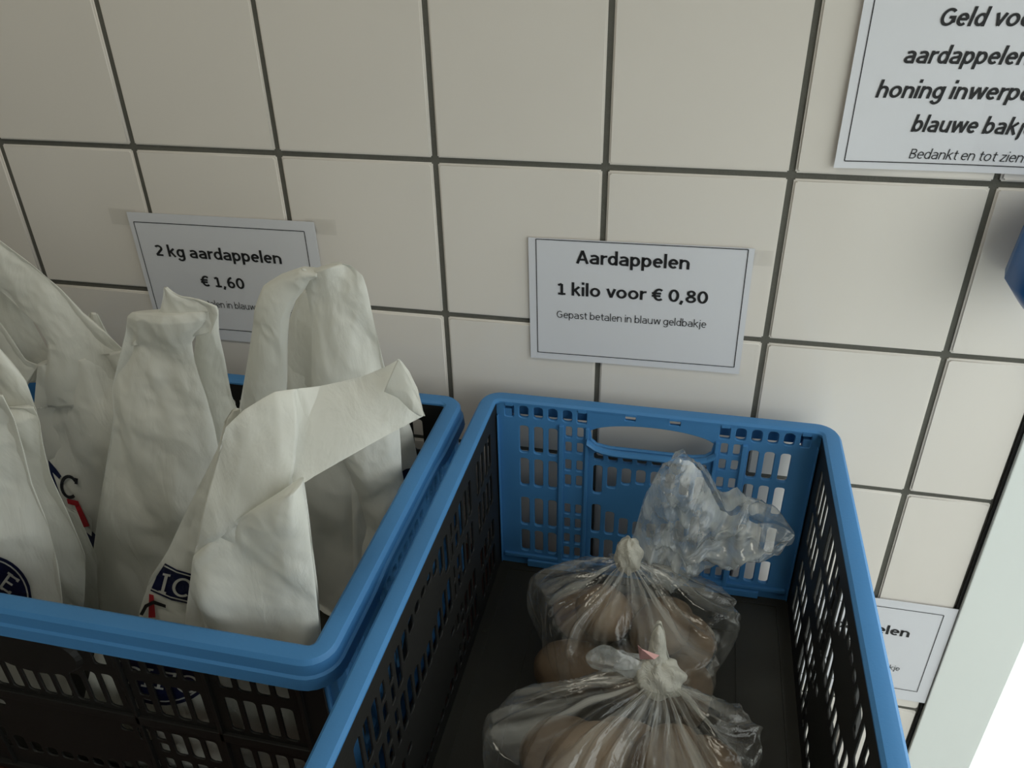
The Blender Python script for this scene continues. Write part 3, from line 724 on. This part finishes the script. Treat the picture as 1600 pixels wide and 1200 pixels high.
# near left bag
bagB2, mB2 = bag('crumpled white carrier bag at the left photo edge, folded open behind the near one',
    rows(-1.70, 0.10, [(-60, 1100, 120, 1100), (-60, 1000, 122, 1000), (-60, 930, 132, 935), (-60, 868, 133, 868), (-60, 800, 106, 802), (-60, 740, 79, 742), (-60, 694, 67, 694), (-50, 655, 61, 655), (-60, 638, 52, 636, 0.03)]),
    [('handle', rows(-1.62, 0.04, [(-30, 690, 62, 670), (0, 650, 56, 638), (-10, 610, 40, 595), (-30, 590, 12, 560), (-70, 560, -40, 500)]), dict(seed=8, amp=0.02, fold=0.02)),
     ('side_flap', rows(-1.5, 0.03, [(70, 1000, 160, 1000), (85, 930, 152, 920), (78, 860, 150, 868), (85, 790, 120, 800)]), dict(seed=9, amp=0.02, fold=0.02))], seed=7)
bagB, mB = bag('white carrier bag with a navy letter E emblem, at the lower left photo edge',
    rows(-2.02, 0.14, [(-220, 1180, 125, 1190), (-210, 1080, 112, 1080), (-200, 990, 102, 990), (-190, 930, 97, 934), (-180, 880, 90, 882), (-170, 820, 75, 820), (-160, 756, 50, 757), (-150, 700, 36, 702), (-150, 660, 22, 655), (-150, 620, 4, 618, 0.04)]),
    [('handle', rows(-2.0, 0.05, [(-160, 700, 10, 690), (-140, 640, 2, 625), (-130, 600, -20, 580), (-130, 560, -50, 540)]), dict(seed=11, amp=0.02, fold=0.02))], seed=10)
bB = bvh_of(mB)
def disc(cx, cy, rx, ry, rot, n=40, a0=0, a1=360):
    r = math.radians(rot)
    return [(cx + rx * math.cos(math.radians(a)) * math.cos(r) - ry * math.sin(math.radians(a)) * math.sin(r), cy + rx * math.cos(math.radians(a)) * math.sin(r) + ry * math.sin(math.radians(a)) * math.cos(r)) for a in [lerp(a0, a1, k / (n - (a1 - a0 == 360 and 0 or 0))) for k in range(n)]]
def ring_px(cx, cy, rx, ry, rot, k0, n=40, a0=0, a1=360):
    o = disc(cx, cy, rx, ry, rot, n + 1, a0, a1); i = disc(cx, cy, rx * k0, ry * k0, rot, n + 1, a0, a1)
    r = math.radians(rot); qs = []
    def pt(f, a):
        a = math.radians(a); x, y = rx * f * math.cos(a), ry * f * math.sin(a)
        return (cx + x * math.cos(r) - y * math.sin(r), cy + x * math.sin(r) + y * math.cos(r))
    for k in range(n):
        u, v = lerp(a0, a1, k / n), lerp(a0, a1, (k + 1) / n)
        qs.append([pt(1, u), pt(1, v), pt(k0, v), pt(k0, u)])
    return qs
decal('printed_emblem', [disc(-22, 937, 72, 70, 0)[:-1]], bB, M['navy'], bagB, 0.012, 5)
decal('emblem_outline', ring_px(-22, 937, 67, 65, 0, 0.965), bB, M['print_white'], bagB, 0.02)
decal('emblem_letter', affine_letters('E', 0.045, -2, 918, 40, 26, 26, -36), bB, M['print_white'], bagB, 0.022)

# centre bag with a knotted flat top
bagC, mC = bag('tall white carrier bag with a folded pointed top, before the 2 kg sign',
    rows(-1.42, 0.17, [(100, 1120, 330, 1120), (120, 1030, 335, 1030), (137, 940, 338, 950), (147, 850, 345, 860), (160, 760, 348, 780), (172, 690, 343, 715), (177, 650, 335, 670), (175, 605, 322, 620, 0.15), (186, 560, 306, 570, 0.12), (196, 520, 300, 535, 0.10), (199, 495, 322, 500, 0.08), (206, 488, 326, 487, 0.03)]),
    [('handle', rows(-1.28, 0.05, [(300, 800, 352, 800), (318, 730, 356, 730), (318, 670, 374, 652), (306, 620, 362, 618), (300, 570, 351, 560), (306, 530, 342, 520), (300, 505, 341, 484)]), dict(seed=13, amp=0.015, fold=0.015)),
     ('top_flap', rows(-1.42, 0.035, [(205, 540, 330, 520), (230, 505, 341, 492), (249, 486, 338, 479), (253, 472, 310, 468), (255, 460, 282, 463), (256, 449, 262, 452)]), dict(seed=14, amp=0.02, fold=0.03))], seed=12)

# far bag with two standing handle loops
bagD, mD = bag('white carrier bag with tall arched handles, in the middle of the left crate',
    rows(-0.92, 0.13, [(410, 1060, 640, 1010), (400, 950, 628, 930), (390, 850, 615, 860), (372, 770, 636, 790), (366, 700, 626, 720), (370, 660, 624, 680), (376, 640, 620, 655, 0.06)]),
    [('handle', rows(-1.0, 0.05, [(366, 720, 452, 720), (371, 655, 446, 650), (384, 580, 449, 590), (395, 510, 449, 530), (399, 480, 452, 495), (412, 446, 462, 470), (440, 428, 478, 450), (470, 418, 488, 436), (500, 422, 500, 430)]), dict(seed=16, amp=0.02, fold=0.03)),
     ('handle', rows(-1.0, 0.08, [(552, 980, 610, 960), (552, 880, 616, 870), (551, 800, 630, 790), (545, 740, 628, 740), (510, 690, 626, 695), (487, 650, 622, 650), (487, 570, 601, 575), (487, 505, 586, 510), (480, 460, 573, 450), (473, 438, 566, 430), (478, 424, 548, 415), (500, 418, 535, 412)]), dict(seed=17, amp=0.03, fold=0.03)),
     ('handle', rows(-0.72, 0.02, [(446, 720, 560, 720), (448, 640, 560, 640), (449, 560, 560, 560), (452, 500, 550, 500), (468, 455, 540, 450)]), dict(seed=18, amp=0.015, fold=0.01)),
     ('corner_tip', rows(-1.02, 0.01, [(476, 440, 500, 432), (474, 428, 486, 426), (471, 419, 475, 419)]), dict(seed=19, amp=0.0, fold=0.0))], seed=15)

bagF, mF = bag('white carrier bag mostly hidden in the far right corner of the left crate',
    rows(-0.62, 0.12, [(560, 900, 640, 880), (565, 830, 650, 820), (570, 770, 656, 760), (580, 720, 652, 715), (590, 680, 645, 680), (596, 655, 636, 655, 0.03)]), [], seed=21)
bF = bvh_of(mF)
decal('printed_emblem', [disc(634, 775, 24, 44, 12)[:-1]], bF, M['navy'], bagF, 0.012, 3)

# front bag with the wide folded handle
bagE, mE = bag('white carrier bag in front with one wide handle folded over the crate corner',
    rows(-1.98, 0.10, [(190, 1180, 500, 1190), (200, 1100, 505, 1110), (208, 1020, 505, 1040), (218, 955, 502, 990), (234, 905, 497, 920), (262, 860, 488, 850), (290, 800, 480, 790), (318, 745, 472, 745), (340, 700, 465, 710), (352, 655, 440, 660, 0.05)]),
    [('handle', rows(-2.1, 0.06, [(352, 668, 302, 872, -2.12, -2.2, 0.02), (382, 640, 360, 828, -2.08, -2.2, 0.05), (430, 612, 425, 788, -2.02, -2.18, 0.07), (500, 603, 490, 745, -1.9, -2.1, 0.08), (560, 590, 560, 705, -1.85, -2.0, 0.07), (600, 574, 612, 676, -1.82, -1.92, 0.06), (624, 561, 662, 650, -1.8, -1.85, 0.05)]), dict(seed=24, amp=0.02, fold=0.02, nu=64, open_top=True)),
     ('front_flap', rows(-2.2, 0.05, [(286, 1180, 500, 1190), (288, 1100, 505, 1110), (289, 1030, 503, 1045), (290, 962, 500, 990), (298, 900, 494, 925), (303, 868, 487, 868), (345, 830, 482, 820), (400, 792, 476, 785), (452, 762, 470, 757)]), dict(seed=25, amp=0.03, fold=0.05, nu=72)),
     ('folded_tip', rows(-1.93, 0.012, [(600, 612, 622, 560), (622, 622, 640, 592), (640, 640, 654, 624), (655, 650, 664, 650)]), dict(seed=27, amp=0.004, fold=0.004)),
     ('side_flap', rows(-2.02, 0.03, [(338, 740, 372, 700), (346, 690, 370, 668), (353, 656, 376, 645), (362, 640, 376, 640)]), dict(seed=26, amp=0.01, fold=0.01))], seed=23)
bE = bvh_of(mE)
decal('printed_emblem', [[(258, 880), (276, 890), (300, 897), (330, 900), (330, 950), (296, 944), (268, 938), (235, 923), (245, 900)]], bE, M['navy'], bagE, 0.012, 4)
decal('emblem_outline', [[(236, 921), (266, 934), (298, 942), (298, 940), (266, 932), (237, 919)]], bE, M['print_white'], bagE, 0.02)
decal('emblem_outline', [[(257, 883), (276, 893), (300, 900), (300, 902), (276, 895), (256, 885)]], bE, M['print_white'], bagE, 0.02)
decal('emblem_letter', affine_letters('IC', 0.045, 246, 925, 54, 12, 12, -46), bE, M['print_white'], bagE, 0.022)
decal('emblem_stripe', [[(233, 928), (240, 930), (243, 965), (232, 965)]], bE, M['red'], bagE, 0.02)
decal('emblem_script', [[(218, 960), (226, 945), (240, 938), (259, 945), (259, 950), (240, 944), (230, 949), (223, 962)]], bE, M['ink'], bagE, 0.024)
# printed emblem lower down, seen through the black side of the crate
mlow = loft(rows(-2.26, 0.02, [(130, 1200, 500, 1200), (130, 1100, 500, 1100), (150, 1010, 500, 1040)]), seed=30, amp=0.005, fold=0.005)
obj('lower_front', mlow, M['film'], bagE); bL = bvh_of(mlow)
decal('printed_emblem', [disc(252, 1050, 76, 52, 4)[:-1]], bL, M['navy'], bagE, 0.012, 5)
decal('emblem_outline', ring_px(252, 1050, 70, 47, 4, 0.955), bL, M['print_white'], bagE, 0.02)
decal('emblem_letter', affine_letters('CIFC', 0.04, 184, 1066, 62, 10, 10, -44), bL, M['print_white'], bagE, 0.022)
bagH, mH = bag('white carrier bag low in the left crate behind the near side',
    rows(-1.95, 0.12, [(380, 1200, 560, 1200), (390, 1120, 550, 1120), (400, 1060, 530, 1050)]), [], seed=33)

# ------------------------------------------------------------------ clear bags of potatoes
def potato(loc, r, seed, group, label):
    bm = bmesh.new(); bmesh.ops.create_icosphere(bm, subdivisions=4, radius=1); R = random.Random(seed)
    s = Vector((R.uniform(.9, 1.05), R.uniform(1.15, 1.4), R.uniform(.82, .95))); so = Vector((seed * 1.7, seed * .9, 0))
    rot = Euler((R.uniform(-.4, .4), R.uniform(-.4, .4), R.uniform(0, 6.28))).to_matrix()
    eyes = [Vector((R.gauss(0, 1), R.gauss(0, 1), R.gauss(0, 1))).normalized() for _ in range(6)]
    for v in bm.verts:
        d = v.co.normalized(); k = 1 + 0.10 * noise.noise(d * 1.3 + so) + 0.03 * noise.noise(d * 4 + so)
        for e in eyes: k -= 0.05 * math.exp(-((d - e).length / 0.13) ** 2)
        v.co = rot @ Vector((d.x * s.x, d.y * s.y, d.z * s.z)) * (k * r * T)
    o = obj('potato', from_bm(bm, True), M['potato']); o.location = loc
    return tag(o, label, 'potato', group)
def clear_bag(label, K, C, rx_, ry_, zs, zf, seed, n_pleat=17, outline=None):
    """K knot, C centre of the heap (tiles), zs shoulder height, zf floor"""
    root = thing('potato_bag', V(C[0], C[1], zf), label, 'bag', 'clear bags of potatoes')
    nu, nv = 220, 60; vs, fs, uv = [], [], []; R = random.Random(seed)
    ph = [R.uniform(0, 6.28) for _ in range(6)]
    for k in range(nv + 1):
        t = k / nv
        for j in range(nu):
            a = 2 * math.pi * j / nu + math.pi / 2; ca, sa = math.cos(a), math.sin(a)
            lump = 1 + 0.09 * math.sin(3 * a + ph[0]) + 0.05 * math.sin(5 * a + ph[1]) + 0.03 * math.sin(9 * a + ph[2])
            sq = 1 / (abs(ca) ** 2.6 + abs(sa) ** 2.6) ** (1 / 2.6)
            ex, ey = C[0] + rx_ * sq * lump * ca, C[1] + ry_ * sq * lump * sa
            if t < 0.6:
                u = t / 0.6
                w = u ** 0.92; x, y = lerp(K[0], ex, w), lerp(K[1], ey, w)
                zq = zs - 0.16 * max(0, sa); z = lerp(K[2], zq, u ** 0.8) + 0.04 * math.sin(math.pi * u) * math.sin(3 * a + ph[3])
                tight = 0.028
                x += tight * ca * (1 - u); y += tight * sa * (1 - u)
            else:
                u = (t - 0.6) / 0.4; bulge = 1 + 0.07 * math.sin(math.pi * u) - 0.16 * u ** 3
                x, y = C[0] + (ex - C[0]) * bulge, C[1] + (ey - C[1]) * bulge; z = lerp(zs - 0.16 * max(0, sa), zf + 0.015, u ** 1.25)
            aa = a + 0.25 * math.sin(2 * t * 3 + ph[4])
            pl = 1 - abs(noise.noise(Vector((math.cos(aa) * 4.2, math.sin(aa) * 4.2, t * 1.1 + seed)))) * 3.4
            pl2 = 1 - abs(noise.noise(Vector((math.cos(aa) * 10, math.sin(aa) * 10, t * 2 + seed)))) * 3
            cr_ = noise.noise(Vector((x * 6, y * 6, z * 6 + seed)))
            d = 0.022 * pl * (0.3 + math.sin(math.pi * min(1, t * 1.1))) + 0.008 * pl2 + 0.016 * cr_
            d *= min(1, t * 7 + .15)
            up = 0.75 if t < 0.6 else 0.1
            nx, ny = ca * (1 - up * .5), sa * (1 - up * .5)
            vs.append(V(x + nx * d, y + ny * d, max(zf + 0.01, z + d * up))); uv.append((j / nu if j else 0.0, t))
    for k in range(nv):
        for j in range(nu):
            a, b = k * nu + j, k * nu + (j + 1) % nu; fs.append((a, a + nu, b + nu, b))
    me = mesh(vs, fs, True, uv); obj('bag_film', me, M['clear'], root)
    return root
def crumple(outline, ctr, seed, Y, puff=0.16, rings=20, seg=None, yk=0.0, rough=1.0):
    """crumpled tail: a puffed double sheet whose outline is given in photo pixels at depth Y"""
    n = len(outline); seg = 8; pts = []
    for i in range(n):
        for k in range(seg): pts.append(cr(outline[i - 1], outline[i], outline[(i + 1) % n], outline[(i + 2) % n], k / seg))
    m = len(pts); vs, fs, uv = [], [], []; so = Vector((seed * 3.3, 1.1, seed))
    for side in (-1, 1):
        for r in range(rings + 1):
            f = r / rings
            for j, (x, y) in enumerate(pts):
                px, py = lerp(ctr[0], x, f), lerp(ctr[1], y, f)
                p = at(px, py, Y + yk * (py - ctr[1]) / 100); q = p / T
                edge = (1 - f ** 2.2) ** 0.5 if f < 1 else 0
                rd = 1 - abs(noise.noise(q * 4.2 + so * side)) * 3.2; r2 = 1 - abs(noise.noise(q * 9 + so)) * 3.2
                d = puff * edge + rough * (0.07 * rd + 0.055 * r2 + 0.02 * (1 - abs(noise.noise(q * 19 + so)) * 3)) * (0.35 + .65 * edge)
                vs.append(p + Vector((0, side * d * T, 0.25 * d * T * side))); uv.append((q.x * .35, q.z * .35))
    per = (rings + 1) * m
    for sd in range(2):
        for r in range(rings):
            for j in range(m):
                a, b = sd * per + r * m + j, sd * per + r * m + (j + 1) % m
                fs.append((a, b, b + m, a + m) if sd == 0 else (a, a + m, b + m, b))
    me = mesh(vs, fs, True, uv)
    return me
def knot_mesh(c, r, seed, sq=(1, 1, 1)):
    bm = bmesh.new(); bmesh.ops.create_icosphere(bm, subdivisions=5, radius=1); so = Vector((seed, 0, 0))
    for v in bm.verts:
        d = v.co.normalized(); tw = math.atan2(d.y, d.x) * 5 + d.z * 5
        k = 1 + 0.08 * math.sin(tw) + 0.10 * (1 - abs(noise.noise(d * 1.8 + so)) * 3) * .5 + .02 * noise.noise(d * 7)
        v.co = c + Vector((d.x * sq[0], d.y * sq[1], d.z * sq[2])) * (k * r * T)
    return from_bm(bm, True)
GF = 'potatoes in the far clear bag'; LF = 'brown potato inside the far clear bag, %s one of its heap'
GN = 'potatoes in the near clear bag'; LN = 'brown potato inside the near clear bag, %s one of its heap'
FL = ZT + 0.092
for i, (x, y, z, r) in enumerate(((4.06, -0.88, .20, .19), (4.42, -0.82, .20, .19), (4.76, -0.92, .20, .19), (4.02, -1.26, .20, .20), (4.40, -1.24, .20, .19), (4.78, -1.30, .20, .20), (4.20, -1.04, .46, .18), (4.60, -1.08, .45, .18))):
    potato(V(4.385 + (x - 4.4) * .84, y, FL + z), r * .93, 40 + i, GF, LF % ('back left', 'back middle', 'back right', 'front left', 'front middle', 'front right', 'upper left', 'upper right')[i])
for i, (x, y, z, r) in enumerate(((4.04, -1.92, .20, .20), (4.44, -1.88, .20, .19), (4.84, -1.92, .20, .20), (4.00, -2.32, .20, .20), (4.42, -2.30, .20, .20), (4.86, -2.34, .20, .20), (4.20, -2.12, .47, .19), (4.62, -2.10, .46, .19), (4.32, -2.48, .44, .18), (4.74, -2.46, .44, .18))):
    potato(V(4.45 + (x - 4.42) * .88, y + .1, FL + z), r, 60 + i, GN, LN % ('back left', 'back middle', 'back right', 'middle left', 'lowest middle', 'middle right', 'upper left', 'upper right', 'front left', 'front right')[i])
k1 = at(982, 872, -0.84); K1 = (k1.x / T, k1.y / T, k1.z / T - Z0)
b1 = clear_bag('clear knotted plastic bag of potatoes with a crumpled tail leaning on the blue end', K1, (4.385, -1.08), 0.535, 0.45, FL + 0.60, FL, 2)
obj('knot', knot_mesh(k1 + Vector((0, 0, .02 * T)), 0.10, 3, (.8, .8, 1.25)), M['knot'], b1)
obj('film_tail', crumple([(985, 868), (995, 820), (1012, 770), (1035, 735), (1065, 712), (1095, 735), (1118, 775), (1140, 800), (1168, 782), (1172, 808), (1196, 812), (1240, 830), (1228, 852), (1188, 852), (1150, 858), (1095, 866), (1078, 885), (1052, 898), (1022, 892)], (1060, 825), 5, -0.62), M['clear_tail'], b1)
k2 = at(1030, 1058, -1.66); K2 = (k2.x / T, k2.y / T, k2.z / T - Z0)
b2 = clear_bag('clear knotted plastic bag of potatoes with a pink paper scrap in its white knot', K2, (4.45, -2.04), 0.60, 0.50, FL + 0.66, FL, 6)
obj('knot', knot_mesh(k2, 0.11, 9, (1.15, .9, 1.0)), M['knot'], b2)
obj('film_tail', crumple([(1005, 1058), (1012, 1020), (1020, 985), (1032, 975), (1040, 1000), (1042, 1022), (1048, 1045), (1035, 1065)], (1025, 1030), 7, -1.62, 0.05, rough=0.3), M['knot'], b2)
tl = crumple([(1015, 1075), (975, 1048), (935, 1040), (915, 1028), (930, 1012), (955, 1010), (980, 1022), (1000, 1032), (1015, 1040)], (968, 1032), 8, -1.66, 0.03, rough=0.25)
obj('film_tail', tl, M['clear_tail'], b2)
sc_ = [(997, 1008), (1003, 1014), (1030, 1024), (1022, 1030), (1000, 1030)]
v0 = [at(x, y, -1.74 - .03 * (i % 2)) for i, (x, y) in enumerate(sc_)]
pk = obj('paper_scrap', mesh(v0, [(0, 1, 4), (1, 3, 4), (1, 2, 3)]), M['pink'], b2); md = pk.modifiers.new('s', 'SOLIDIFY'); md.thickness = 0.0003
